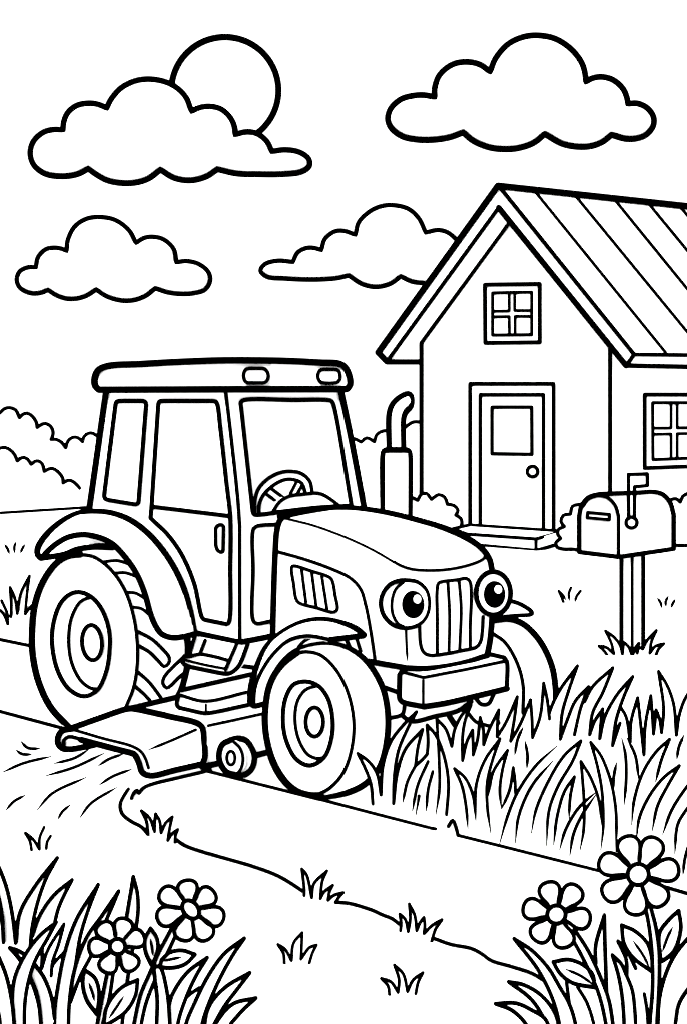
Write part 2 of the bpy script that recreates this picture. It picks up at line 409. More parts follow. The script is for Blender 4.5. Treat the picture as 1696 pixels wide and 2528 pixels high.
# ------------------------------------------------------------------ grass
def auto(path, lim=99.0):
    q = [a for s in (path if isinstance(path, (list, tuple)) else [path]) for a in raw(s)]
    return min(lim, CH * F / (max(a[1] for a in q) - HY) * .996)
def tuft(paths, label, wid=7, fill=False, taper='', name='grass_tuft', cat='grass tuft', D=None):
    D = D or auto(paths); p = Part()
    q = [a for s in paths for a in raw(s)]
    for i, s in enumerate(paths):
        p.shape(s, wid, PY(D - .01 * i), (0, .012, 0) if fill else None, taper=taper, fill=fill)
    b = PY(D).at(sum(a[0] for a in q) / len(q), max(a[1] for a in q))
    tag(p.build(name, None, b), label, cat, 'short grass tufts on the lawn')
tuft(['E 25,247 40,270 49,295', 'E 82,235 73,260 75,290', 'E 126,247 112,270 104,290'], 'three short blades far left, just above the rear tyre', 6, taper='se')
tuft(['E -20,560 5,575 25,600 41,643c 38,590 10,525', 'E 57,605c 57,540 52,460c 75,510 88,590c 105,490 148,403c 135,500 127,592c 150,560 168,540'], 'spiky tuft at the left edge touching the big rear tyre', 6.5, True)
tuft(['G 955,172 945,145 932,118c 950,135 968,162', 'G 993,102 982,130 985,165', 'G 1040,118 1020,145 1012,172'], 'small tuft on the lawn right of the far front wheel', 6, taper='e')
tuft(['G 1418,152 1435,175 1440,200', 'G 1474,142 1460,170 1462,195', 'G 1508,158 1495,180 1486,200'], 'three tiny blades on the lawn right of the mailbox post', 6, taper='se')
tuft(['G 1180,450 1160,418 1130,390c 1165,395 1205,428c 1190,370 1163,315c 1205,345 1235,385 1247,430c 1250,400 1252,370c 1275,390 1296,440c 1310,400 1328,375c 1320,425c 1330,395 1347,405c 1370,360 1415,312c 1390,370 1382,425c 1410,390 1452,378c 1425,405 1412,435'],
     'spiky tuft growing round the foot of the mailbox post', 6.5, True, D=mb.y - .08)
tuft(['H 158,708 150,665 127,625c 165,655 197,705c 198,650 220,597', 'H 231,702 235,670 252,640'], 'small tuft at the lower left above the foreground grass', 6.5)
tuft(['H 733,632c 725,570 700,515c 740,550 765,618c 765,570 770,530c 790,565 797,625c 820,575 853,545c 840,600 830,662c 850,630 880,608c 868,640 866,675'], 'leftmost spiky tuft on the path edge below the mower deck', 7, True)
tuft(['J 765,1405 765,1340 742,1140c 790,1200 840,1425c 860,1290 990,1160c 945,1260 925,1435c 960,1370 1048,1303c 1015,1370 1000,1450c 1060,1400 1150,1375c 1100,1430 1075,1475'], 'middle spiky tuft on the curved path edge', 7, True)
tuft(['I 152,1108c 155,1070 148,1025c 175,1050 190,1112c 200,1050 195,975c 222,1030 232,1108c 250,1065 268,1042c 272,1080 268,1122c 310,1080 357,1053c 325,1100 305,1162'], 'rightmost spiky tuft on the path edge near the right flowers', 7, True)
tuft(['H 1405,1270 1400,1220 1373,1175c 1410,1200 1440,1255c 1450,1170 1493,1117c 1490,1190 1487,1248c 1530,1190 1564,1178c 1545,1215 1528,1268'], 'loose three bladed tuft in the bottom middle of the lawn', 6.5, True)
tuft(['I 98,1425 90,1380 57,1343c 105,1360 140,1412c 145,1350 122,1277c 165,1320 187,1408c 215,1350 263,1315c 240,1360 227,1418'], 'lowest small tuft near the bottom centre right', 7, True)

# tall uncut grass, one mass
p = Part(); T = (0, .015, 0)
back = 'G 290,900c 335,755c 375,800 405,885c 420,800 455,730 500,680c 470,760 458,840 458,955c 480,860 508,805c 510,880 510,928c 530,860 545,742c 560,800 562,878c 590,800 637,705c 630,780 628,838c 670,770 728,640c 715,740 695,860c 740,780 793,655c 800,740 803,842c 840,740 858,572c 875,650 887,750c'
back2 = 'G 862,875c 880,740 930,620 1025,487c 985,600 950,720 940,850c 980,740 1015,660 1080,590c 1040,700 1010,828c'
back3 = 'G 1060,665c 1100,590 1200,497c 1150,620 1100,720 1085,828c 1110,760 1150,700c 1140,780 1135,848c 1160,740 1220,630 1298,540c 1250,650 1215,760 1198,882c 1215,830 1235,770'
back4 = 'G 1240,695c 1265,740 1285,865c 1290,760 1322,645c 1335,760 1353,928c 1360,780 1387,635c 1395,740 1400,825c 1408,760 1413,705c 1430,750 1440,818c 1450,700 1425,515c 1470,590 1500,680 1513,830c 1530,720 1568,630 1640,560c'
def fillrow(s, bottom, sf):
    q = flat(s); q = q + [(q[-1][0], bottom), (q[0][0], bottom)]; p.prism(q, sf)
fillrow(back, 1400 + 1080 / 2, PY(5.30)); p.line('G 335,755c' + back.split('335,755c')[1], 7.2, PY(5.28))
fillrow(back2, 1400 + 1050 / 2, PY(5.45)); p.line(back2, 7.5, PY(5.43))
fillrow(back3, 1400 + 1000 / 2, PY(5.6)); p.line(back3, 7.5, PY(5.58))
p.line(back4, 7.5, PY(5.58))
left = [('F 640,1530 630,1430 600,1350 565,1280c 620,1320 660,1380 680,1485', 4.86), ('F 680,1485 690,1340 730,1220 790,1140 855,1075c 810,1160 765,1270 745,1400 742,1528', 4.9),
        ('F 742,1528 760,1380 800,1260 885,1162c 862,1250 850,1340c 885,1310 908,1283c 912,1220 907,1140c 950,1190 990,1290 1012,1420 1003,1582', 4.88)]
for s_, d in left: p.shape(s_, 7.5, PY(d), T)
for s_ in ('F 850,1340 810,1420 787,1525', 'F 912,1320 860,1440 835,1565', 'F 868,1490 851,1590', 'F 935,1370 912,1460 903,1565', 'F 955,1110 965,1290 968,1450 950,1585'):
    p.line(s_, 7, PY(4.84), taper='e')
mid = ['G 485,1295 475,1180 455,1080 418,995c 470,1040 510,1130 524,1255', 'G 524,1255 525,1080 570,950 643,848c 610,940 580,1060 580,1180 598,1318',
       'G 585,1130 610,1010 680,905c 655,1000 642,1100 650,1195', 'G 650,1195 690,1100 708,990c 717,1060 718,1140', 'G 925,882 820,980 730,1110 680,1230 640,1368',
       'G 905,955 800,1080 735,1230 718,1362', 'G 797,1315 820,1200 880,1060 960,930 1042,858c 1000,960 930,1080 885,1200 872,1375',
       'G 907,1372 925,1230 960,1110 1010,1035c 990,1130 983,1240', 'G 1120,1108 1030,1190 965,1300 937,1395', 'G 1115,1125 1050,1220 1005,1320 987,1425',
       'G 1037,1400 1055,1300 1058,1180 1050,1050 1042,960c 1090,1040 1130,1150 1148,1290', 'G 1140,1398 1152,1280 1145,1100 1120,970 1090,865c 1140,930 1190,1060 1215,1210 1215,1420',
       'G 1200,1110 1205,1030 1218,965', 'G 1243,843 1262,930 1265,1050 1255,1175', 'G 1270,845 1310,930 1328,1050', 'G 1292,1275 1305,1150 1350,1010 1415,910 1480,850c 1440,950 1410,1062',
       'G 1315,1350 1330,1240 1380,1130 1450,1040 1528,980c 1470,1080 1420,1180 1393,1305', 'G 1445,1320 1490,1200 1568,1080 1620,1020', 'G 1505,1415 1520,1270 1568,1190 1620,1120',
       'G 1515,950 1525,890 1550,830', 'G 1545,1520 1555,1440 1580,1350', 'G 757,790 730,850 715,930', 'G 767,860 778,930 775,995']
for i, s_ in enumerate(mid):
    p.line(s_, 7.2, PY(min(4.66, auto(s_) - .02) - .004 * i), taper='se')
tag(p.build('tall_grass', None, (1.1, 5.2, 0)), 'tall uncut grass in front of the tractor bumper', 'grass', kind='stuff')
p = Part()
for s_ in ('105,172 140,205 200,208', '82,215 110,235 157,237', '15,325 120,280 255,247', '270,282 370,255 440,213', '228,343 370,300 515,232', '488,293 540,260 610,235',
           '492,388 560,345 652,310', '185,512 260,430 428,350', '395,552 450,480 578,400', '32,512 70,470 127,438', '288,557 310,520 348,487'):
    p.line('H ' + s_, 6.5, PZ(.02), taper='se')
tag(p.build('grass_clippings', None, stand(150, 1900)), 'thin streaks of cut grass sprayed from the mower chute', 'grass clippings', kind='stuff')

# ------------------------------------------------------------------ foreground plants
def clump(items, D, label, name='grass_clump'):
    allp = [a for s in items for a in raw(s[0])]
    xx = [a[0] for a in allp if a[1] > 2400] or [a[0] for a in allp]
    b = PY(D).at(sum(xx) / len(xx), HY + CH * F / D); b.z = 0
    o = thing(name, b, label, 'grass clump', 'long grass clumps in the foreground')
    for i, it in enumerate(items):
        p = Part(); d = D - .012 * i
        p.shape(it[0], it[1] if len(it) > 1 else 9, PY(d), (0, .008, 0), fill=not (len(it) > 2)); p.build('blade', o)
    return o
clump([('H 80,1168 62,1020 30,880 -20,760 -60,700c -40,900 10,1050 20,1165',), ('H 20,1165 14,1030 -20,860', 7, 1), ('H 80,1168 100,1020 180,880 285,748c 230,850 185,980 160,1100 152,1190',),
       ('H 155,1150 200,1030 270,930 358,857c 320,930 290,1000 272,1070',), ('H 270,1700 272,1500 285,1400 320,1220 380,1050 487,880c 440,1000 400,1130 378,1260 345,1460 340,1700',),
       ('H 340,1700 345,1460 370,1300 430,1140 500,1040 588,912c 560,980 525,1060 455,1225 400,1330 350,1460',),
       ('H 205,1700 195,1480 150,1340 110,1265 80,1225 50,1192c 90,1205 130,1230 175,1275 220,1340 255,1430 272,1540c',),
       ('H 208,1700 203,1530 185,1420 152,1335', 8, 1),
       ('H 125,1700 128,1440 170,1270 208,1180 208,1295c 240,1200 318,1075c 290,1180 262,1260 255,1330c 262,1280 320,1212', 8, 1),
       ('H 125,1700 128,1440 170,1270 240,1140 280,1065c 200,1130 130,1220 75,1340 60,1480 65,1700',),
       ('H 80,1750 72,1568 58,1440 30,1320 -20,1200c -60,1400 -20,1750',), ('H 12,1700 0,1540 -20,1450', 8, 1)],
      2.95, 'tall white grass clump at the bottom left corner with many curved blades')
clump([('H 1140,1568 1200,1500 1265,1440c 1150,1470 1065,1568 1000,1700 1080,1700c',), ('H 1000,1700 1030,1490 1110,1390 1235,1315c 1170,1400 1110,1480 1060,1568 1020,1650c',),
       ('H 990,1700 1000,1568 1070,1380 1150,1230 1208,1145c 1110,1220 1030,1330 960,1470 920,1568 900,1700',),
       ('H 885,1490 930,1430 985,1390', 8, 1), ('H 830,1700 840,1460 870,1390 930,1310 1025,1240c 970,1330 920,1440 880,1568 870,1700',),
       ('H 840,1700 840,1568 825,1400 790,1285 765,1290 765,1330 778,1450 775,1568 770,1700',)],
      2.93, 'grass clump leaning right beside the left pair of flowers')
clump([('H 625,1050 640,960 660,840c 680,920 684,1010 670,1120 640,1300 625,1400 590,1700',),], 2.97, 'single upright pointed blade behind the lower left flower')
clump([('I 940,1700 935,1568 900,1440 830,1300 712,1147c 800,1205 880,1290 940,1390 985,1470 1015,1568 1030,1700',), ('I 985,1470 970,1355', 8, 1),
       ('I 900,1700 870,1568 800,1450 685,1360c 760,1375 850,1430 920,1530 940,1700',), ('I 830,1700 770,1568 700,1500 620,1468c 720,1465 800,1500 870,1550 900,1700',),
       ('I 1025,1385 1070,1460 1105,1568 1120,1700', 8, 1)], 2.95, 'grass clump leaning left below the lower right flower')
clump([('I 1115,1270 1115,1180 1158,1030c 1160,1150 1165,1300 1170,1440',)], 2.99, 'single narrow pointed blade between the two right flower stems')
clump([('I 1255,1700 1255,1568 1245,1430 1225,1320 1197,1228c 1240,1270 1268,1330c 1265,1250 1225,1160c 1262,1195 1312,1292c', 9, 1), ('I 1255,1170 1290,1215 1328,1265', 8, 1), ('I 1268,1330 1295,1400 1308,1500 1315,1700', 8.5, 1),
       ('I 1355,1420 1368,1500 1380,1700', 8, 1),
       ('I 1420,1700 1430,1440 1465,1310 1510,1220 1600,1110c 1640,1300 1640,1700',), ('I 1500,1700 1512,1540 1530,1460 1620,1330', 8.5, 1)], 2.97, 'grass blades at the bottom right corner below the tallest flower')

def petal(cx, cy, tx, ty, wd):
    dx, dy = tx - cx, ty - cy; L = math.hypot(dx, dy); ux, uy = dx / L, dy / L; nx, ny = -uy, ux; out = []
    prof = [(.18, .11), (.42, .30), (.62, .46), (.80, .49), (.93, .36), (.99, .14)]
    for a, b in prof: out.append((cx + ux * L * a + nx * wd * b, cy + uy * L * a + ny * wd * b, False))
    for a, b in prof[::-1]: out.append((cx + ux * L * a - nx * wd * b, cy + uy * L * a - ny * wd * b, False))
    return out
def flower(crop, c, r, tips, wd, stem, leaves, D, label, ry=None, tilt=0):
    o = CROP[crop]; P = lambda x, y: (o[0] + x / 2, o[1] + y / 2)
    b = PY(D).at(P(*stem[0][-1])[0] if False else raw(stem[0])[-1][0], HY + CH * F / D); b.z = 0
    root = thing('flower', b, label, 'flower', 'daisies in the foreground')
    p = Part(); p.prism(flat(raw(stem[0]) + raw(stem[1])[::-1], True), PY(D), (0, .01, 0)); p.line(stem[0], 9, PY(D - .004)); p.line(stem[1], 9, PY(D - .004)); p.build('stem', root)
    for i, lf in enumerate(leaves):
        p = Part(); d = D - .01 - .01 * i
        p.shape(lf[0], 9, PY(d), (0, .006, 0), closed=True); p.line(lf[1], 6, PY(d - .003), taper='se')
        p.build('leaf', root)
    cx, cy = P(*c)
    for i, t in enumerate(tips):
        tx, ty = P(*t); q = petal(cx, cy, tx, ty, wd / 2); p = Part(); sf = PY(D - .05 - .0015 * i)
        p.prism(flat(q, True), sf, (0, .008, 0)); p.line(q, 8.6, PY(D - .063), True); p.build('petal', root)
    p = Part(); k = ell(crop, c[0], c[1], r, ry or r, tilt); sf = PY(D - .085); p.prism(flat(k, True), sf, (0, .03, 0)); p.line(k, 9.5, sf, True); p.build('flower_centre', root)
flower('H', (582, 1186), 38, [(497, 1073), (622, 1048), (712, 1130), (668, 1297), (518, 1312), (440, 1190)], 92,
       ('H 530,1320 510,1420 482,1568 465,1700', 'H 562,1310 542,1440 510,1568 495,1700'),
       [('H 480,1520c 430,1450 410,1370 418,1300c 470,1340 490,1400 488,1470', 'H 440,1365 460,1420 468,1455'), ('H 512,1580c 530,1480 600,1390 682,1350c 670,1430 620,1510 535,1568', 'H 540,1540 580,1480 612,1432')],
       2.86, 'lower and smaller daisy of the left pair, six petals, bottom left')
flower('H', (943, 1003), 36, [(922, 858), (1056, 912), (1106, 1050), (1032, 1150), (900, 1155), (778, 1050), (794, 912)], 98,
       ('H 855,1085 820,1150 785,1215 740,1320 697,1420 663,1568 640,1700', 'H 878,1112 842,1190 803,1270 755,1380 722,1470 700,1568 682,1700'),
       [('H 748,1275c 720,1210 718,1150 745,1095c 775,1140 782,1190 765,1250', 'H 745,1150 752,1190 757,1230'), ('H 800,1250c 840,1215 900,1205 965,1225c 920,1270 860,1290 795,1283', 'H 805,1258 850,1248 897,1238')],
       2.9, 'upper daisy of the left pair with seven petals and an oval centre', ry=50, tilt=-38)
flower('I', (921, 1028), 45, [(875, 868), (1030, 890), (1088, 1055), (970, 1190), (812, 1152), (757, 990)], 104,
       ('I 990,1130 1060,1260 1130,1420 1165,1568 1185,1700', 'I 1010,1100 1080,1210 1140,1340 1180,1450 1200,1568 1215,1700'),
       [('I 1110,1388c 1000,1365 940,1320 905,1262c 980,1250 1050,1275 1100,1325', 'I 968,1298 1040,1330 1105,1375')],
       2.9, 'lower daisy of the right pair with six petals beside the pointed grass')
flower('I', (1325, 830), 52, [(1262, 642), (1418, 652), (1525, 800), (1455, 975), (1308, 1030), (1155, 940), (1133, 760)], 112,
       ('I 1355,965 1380,1100 1393,1230 1395,1400 1382,1568 1380,1700', 'I 1375,950 1410,1080 1428,1200 1430,1335 1425,1450 1418,1568 1415,1700'),
       [('I 1395,1312c 1300,1240 1255,1170 1243,1080c 1310,1110 1370,1170 1392,1240', 'I 1300,1158 1350,1230 1380,1290'), ('I 1436,1258c 1430,1120 1475,1055 1525,1008c 1535,1100 1500,1210 1440,1258', 'I 1495,1090 1470,1140 1445,1210')],
       2.84, 'tallest and largest daisy with seven petals at the right edge')

# ------------------------------------------------------------------ tractor
tr = thing('tractor', TO + HD * -.9 + SD * .75, 'white garden tractor with cab, eye shaped headlights and side discharge mower deck', 'tractor')
tr.location.z = 0
def poly(s): return [(a[0], a[1]) for a in raw(s)]
AF, BC, BN = -.863, .30, .52
CF = PA(AF); CS = PB(BC)
# windscreen plane through the bent front pillar
K1 = CS.at(*px('D 785,880')); K2 = CS.at(*px('D 716,235')); WS = P3(K1, K2, K1 + SD)
S04 = SD * .03
p = Part()                                               # cab shell, near side
p.prism(flat('D 125,235c 716,235c 745,480 775,760 785,900c 785,1470c 560,1430c 480,1250c 380,1060 250,900 42,860c'), CS, S04)
far = SD * .84; back_b = CS.at(*px('D 42,805')); back_t = CS.at(*px('D 125,235'))
fl = CS.at(*px('D 785,1470'))
p.add([back_t + far, K2 + far, K1 + far, fl + far, V((back_b.x, back_b.y, fl.z)) + far, back_b + far], [(0, 1, 2, 3, 4, 5)], 0)      # far side
p.add([V((back_b.x, back_b.y, fl.z)), V((back_b.x, back_b.y, fl.z)) + far, fl + far, fl], [(0, 1, 2, 3)], 0)                # floor
p.add([back_b, back_b + far, V((back_b.x, back_b.y, fl.z)) + far, V((back_b.x, back_b.y, fl.z))], [(0, 1, 2, 3)], 0)        # lower back
# windscreen frame: strips round the opening
OUT = poly('D 716,235 1285,235 1397,800 785,900'); 
ins = flat('D 791,300 800,278 1050,275 1225,276 1238,281 1247,297 1335,797c 1180,805 1000,825 870,842 857,840 849,826 791,300', True)
for a in ('D 716,230 1290,230 1225,276 800,276', 'D 716,230 800,276 793,300 815,560 850,835 785,900 775,760', 'D 1290,230 1400,800 1335,800 1290,540 1245,295 1225,276', 'D 785,900 850,835 870,842 1000,825 1180,805 1335,797 1400,800 1400,900'):
    p.prism(poly(a), WS)
p.prism(poly('D 785,900 1300,880 1300,1400 955,1440 785,1470'), CF)
p.line('D 125,235 42,815', 12.5, CS, straight=True)
p.line('D 716,235 745,480 775,760 785,900', 8.5, CS); p.line('D 785,900 785,1465', 8, CS)
p.line('D 1285,235 1340,500 1397,805', 13, WS)
p.line('D 500,1440 572,1427c 785,1472c 950,1440', 12, lambda x, y: CS.at(x, y) if x < 593 else CF.at(x, y), straight=True)
cab = p.build('cab', tr)
p = Part(); p.line('D 790,292 800,278 1050,275 1225,276 1238,281 1247,297 1335,797c 1180,805 1000,825 870,842 857,840 849,826 791,300', 10, WS, True); ws = p.build('windscreen', cab)
p = Part(); p.prism(ins, WS.off(-.004)); p.build('pane', ws, mats=(GLASS, INK))
p = Part(); p.shape('D 190,280 306,280 318,285 323,298 286,775 280,787 266,790 134,768 121,762 116,745 172,298 178,284', 10, CS.off(.006), closed=True); p.build('window', cab)
p = Part(); p.shape('D 345,858c 350,800 383,298 388,284 399,280 652,280 665,283 673,293 690,420 720,690 738,850 738,1100 732,1370 720,1382 610,1359 599,1348 560,1180 500,1040 430,940', 10, CS.off(.008), closed=True)
p.line('D 356,802 735,848', 10, CS.off(.012))
dr = p.build('door', cab)
p = Part(); p.shape('D 673,898 683,892 698,892 705,900 703,1018 697,1026 685,1024 674,1014 667,990 666,912', 8.5, CS.off(.03), -CS.n * .02, closed=True); p.build('handle', dr)
p = Part(); p.line('D 960,889 870,898 853,912 851,1120 850,1360 865,1378 935,1368', 9, CF.off(.004)); p.build('front_panel', cab)
# steering wheel and seat inside the cab
SWP = Surf(WS.p - HD * .10, WS.n); SEAT = Surf(WS.p - HD * .05, WS.n)
p = Part()
outer = flat('D 857,900 857,790 880,710 930,660 990,632 1040,627 1090,638 1130,675 1145,730'); inner = flat('D 1108,730 1090,685 1050,668 1010,668 960,690 905,740 880,790 880,900')
p.prism(outer + inner, SWP, -HD * .02)
p.line('D 857,850 860,770 880,710 930,660 990,632 1040,627 1090,638 1130,675 1142,725', 8.5, SWP); p.line('D 880,840 882,790 905,740 960,690 1010,668 1050,668 1090,685 1107,728', 8.5, SWP)
for s_ in ('D 915,738 970,780', 'D 940,712 998,755', 'D 1068,675 1035,738', 'D 1092,697 1068,740'): p.line(s_, 7.5, SWP)
p.build('steering_wheel', cab)
p = Part(); p.shape('D 935,860c 950,825 985,775 1030,750 1100,740 1170,735 1205,747 1240,770 1280,805 1290,860c', 8, SEAT, -HD * .12); p.build('dashboard', cab)
# roof
RA, RB = None, PB(.22); rk = RB.at(*px('D 716,222'))
RFr = Surf(rk, HD)
def RS(x, y): return RB.at(x, y) if x <= 558 else RFr.at(x, y)
sil = 'D 90,224c 72,205 68,175 85,130 130,108 300,97 500,86 700,79 850,79 1020,82 1180,90 1275,96 1305,115 1325,160 1328,200 1312,221c 716,222c'
p = Part(); q = flat(sil, True)
L_ = [a for a in q if a[0] <= 558.5]; Rr = [a for a in q if a[0] >= 557.5]
mt, mbm = (558, 850 + 79 / 2), (558, 850 + 222 / 2)
p.prism([a for a in q if a[0] < 557] + [mt, mbm], RB, SD * .3); p.prism([mt] + [a for a in q if a[0] > 559] + [mbm], RFr, -HD * .3)
zt = rk.z; ztop = RB.at(*mt).z - .02; e0 = RB.at(*px('D 90,222'));  e1 = RFr.at(*px('D 1300,222'))
base = [V((rk.x, rk.y, zt + .004)), V((e1.x, e1.y, zt + .004)), V((e1.x, e1.y, zt + .004)) + (e0 - rk) * .97, V((e0.x, e0.y, zt + .004))]
topq = [V((v_.x, v_.y, ztop - .03)) for v_ in base]
base = [b_ + (SD - HD) * .02 for b_ in base]; topq = [b_ + (SD - HD) * .05 for b_ in topq]
p.add(base + topq, [(0, 1, 2, 3), (4, 5, 6, 7), (0, 1, 5, 4), (1, 2, 6, 5), (2, 3, 7, 6), (3, 0, 4, 7)], 0)
p.line(sil, 14, RS, True)
roof = p.build('roof', tr)
for s_ in ('D 832,119 898,119 915,127 925,148 925,165 915,184 898,190 832,190 814,184 805,163 805,145 814,126', 'D 1197,124 1258,124 1273,131 1279,150 1279,168 1270,184 1254,190 1200,190 1180,183 1171,166 1171,148 1180,130'):
    p = Part(); p.shape(s_, 8, RFr.off(.01), closed=True); p.build('roof_lamp', roof)
# hood
HS = PB(BN); HF = PA(.066)
cn = HS.at(*px('F 808,700')); HF = Surf(cn, HD)
p = Part()
near = 'F 205,118 350,155 500,210 640,275 760,345'
p.prism(flat('F 185,118c ' + near[2:] + 'c 785,430 800,550 806,700 810,857c 640,835c 400,800c 147,720c 150,500 160,285 165,200', True), HS, SD * .40)
p.prism(flat('F 760,345c 820,367 900,376 1020,370 1130,345 1195,310c 1215,340 1228,400 1230,600 1222,700 1206,793c 1100,828 1000,850 900,858 810,857c 806,700 800,550 785,430', True), HF, -HD * .02)
HB = PB(BN + .5)
def crown(x, y):                                          # from near edge to the far silhouette, forward to the nose
    return HB.at(x, y)
nr = flat(near); N = 14
def resamp(P, n):
    L = [0]
    for i in range(1, len(P)): L.append(L[-1] + (P[i] - P[i - 1]).length)
    out = []
    for k in range(n):
        t = L[-1] * k / (n - 1); j = 0
        while j < len(P) - 2 and L[j + 1] < t: j += 1
        u = (t - L[j]) / max(1e-9, L[j + 1] - L[j]); out.append(P[j].lerp(P[j + 1], max(0, min(1, u))))
    return out
topsil = flat('F 175,110 330,86 450,72 550,70 700,90 850,125 1000,170 1110,220 1180,270 1215,320 1228,375')
def tops(x, y):                                           # the roofline of the hood: sweeps from the near rear corner to the far front
    u = max(0, min(1, (x - 687) / 150)); u = u * u * (3 - 2 * u)
    return HS.at(x, y).lerp(PB(BN + .45).at(x, y), u) if x < 1170 else PB(BN + .45).at(x, y).lerp(HF.at(x, y), max(0, min(1, (x - 1170) / 30)))
A1 = resamp([HS.at(*a) for a in nr], 24) + resamp([HF.at(*a) for a in flat('F 760,345 820,367 900,376 1020,370 1130,345 1195,310')], 12)[1:]
B1 = resamp([tops(*a) for a in topsil[:-4]], 35)
p.loft(A1, B1, ring=False)
p.line('F 182,112 330,86 450,72 550,70 700,90 850,125 1000,170 1110,220 1180,270 1215,320 1228,375', 12.5, tops)
p.line('F 215,98 185,125 168,180 160,285 152,500 147,700', 12, HS)
p.line(near, 5, HS.off(.004)); p.line('F 750,338 770,365 782,402', 6, HS.off(.004), taper='e')
p.line('F 745,334 765,346 820,367 900,376 1020,370 1130,345 1180,323 1195,308', 6.5, HF.off(.004))
p.line('F 165,282 300,320 440,370 530,415 580,470 605,550 630,680 652,830', 7.5, HS.off(.004))
p.line('F 1228,610 1218,720 1205,790', 12.5, HF); p.line('F 1226,380 1232,480 1228,610', 10, HF)
p.line('F 620,826 700,840 800,857', 12, HS); p.line('F 800,858 900,861 1000,851 1100,830 1205,796', 12, HF.off(.035))
p.line('F 803,668 806,750 811,825', 5.5, HF.off(.004), taper='e')
hood = p.build('hood', tr)
p = Part(); p.shape('F 245,355 340,380 430,412 442,430 455,500 465,568 450,582 360,560 275,535 262,515 250,440 240,370', 7.5, HS.off(.006), closed=True)
for s_ in ('F 290,373 312,543', 'F 340,388 362,555', 'F 390,408 415,567'): p.line(s_, 7, HS.off(.008))
p.build('side_vent', hood)
p = Part(); p.line('F 870,650 875,740 890,780 920,795 1000,788 1080,772 1150,755 1170,730 1180,670 1183,605', 8, HF.off(.006))
p.line('F 957,780 957,600 956,480 963,440 980,432 1060,422 1100,415 1118,430 1125,500 1120,650 1120,750', 7.5, HF.off(.006))
p.line('F 1010,438 1018,600 1015,770', 7, HF.off(.006)); p.line('F 1065,428 1075,560 1068,765', 7, HF.off(.006))
p.prism(flat('F 957,785c 957,600 956,480 963,440 980,432 1060,422 1100,415 1118,430 1125,500 1120,650 1120,750c'), HF.off(.004)); p.build('grille', hood)
# headlights
def lamp(outer, outer_w, face, facearc, pup, hi, d0, d1):
    p = Part(); o_ = flat(outer, True); n = 28
    f0, f1 = HF.off(d0), HF.off(d1)
    O3 = resamp([f0.at(*a) for a in o_ + o_[:1]], 40)[:-1]; p.prism(o_, f0, -HD * (d0 - .005))
    fa_ = flat(face, True); p.prism(fa_, f1, -HD * (d1 - d0 + .01))
    p.line(outer, outer_w, f0, True)
    if facearc: p.line(facearc, 7, f1)
    else: p.line(face, outer_w, f1, True)
    h = p.build('headlight', tr)
    q = Part(); q.prism(flat(pup, True), f1.off(.006), -HD * .006, m=1); pu = q.build('pupil', h)
    q = Part(); q.prism(flat(hi, True), f1.off(.010), -HD * .003); q.build('highlight', h)
lamp('F 800,425 860,435 902,475 916,545 900,605 865,643 810,660 745,648 695,600 679,540 690,490 725,445 770,427', 10.5,
     'F 800,430 860,440 897,480 910,545 895,602 860,638 810,655 770,645 737,595 733,530 750,470 780,438', 'F 790,434 752,470 734,530 738,592 765,640 795,656', ell('F', 841, 545, 54, 69), ell('F', 860, 518, 17, 21), .03, .045)
lamp(ell('F', 1234, 489, 86, 108), 10.5, ell('F', 1234, 489, 84, 106), None, ell('F', 1242, 495, 52, 67), ell('F', 1259, 470, 17, 20), .02, .03)
# bumper block
WF, WN = PA(.2), PB(.481); c1 = WF.at(*px('F 890,980')); WN = Surf(c1, SD)
zt_ = WF.at(*px('F 890,905')).z; WT = PZ(zt_)
p = Part()
p.prism(poly('F 890,905 1300,822 1300,960 890,1050'), WF, -HD * .1); p.prism(poly('F 775,880 890,905 890,1050 785,1028 770,1005'), WN, SD * .1)
p.prism(poly('F 775,882 890,905 1300,822 1285,808 1214,808 1100,845 1000,866 900,876 800,874'), WT)
p.line('F 790,874 772,890 770,1000 780,1022 890,1050', 11, WN); p.line('F 890,1050 1000,1032 1150,997 1302,960', 12, WF)
p.line('F 1300,960 1300,825 1286,806c 1210,789', 10, WF); p.line('F 785,878 890,905c 1100,865 1290,825', 7, lambda x, y: (WN.at(x, y) if x < 1045 else WF.at(x, y)), straight=True)
p.line('F 888,920 888,1030', 5.5, WF.off(.004))
p.build('front_weight', tr)
# chassis under the hood
CH1 = PB(.56); p = Part()
p.prism(poly('F 600,820 810,855 800,1100 640,1130'), CH1, SD * .3)
p.line('F 700,955 770,980', 10, CH1.off(.01)); p.line('F 715,1108 785,1087 797,1040', 9, PA(.02))
UB = PA(0)
p.prism(poly('F 785,1000 1110,960 1125,1030 1060,1068 840,1120 800,1100'), UB, -HD * .1)
p.line('F 785,1092 805,1110 840,1122 950,1097 1060,1070 1125,1025', 10.5, UB)
p.line('F 1150,1012 1175,1038 1210,1035 1235,990', 9, UB)
p.prism(poly('F 1020,960 1300,930 1298,1050 1260,1140 1150,1130'), PA(-.03)); p.line('F 1298,965 1298,1050 1262,1130', 8, PA(-.027)); p.line('F 1105,1075 1150,1125 1215,1145', 8, PA(-.027)); p.line('F 1018,1098 1045,1140', 12, PA(-.02))
p.build('chassis', tr)
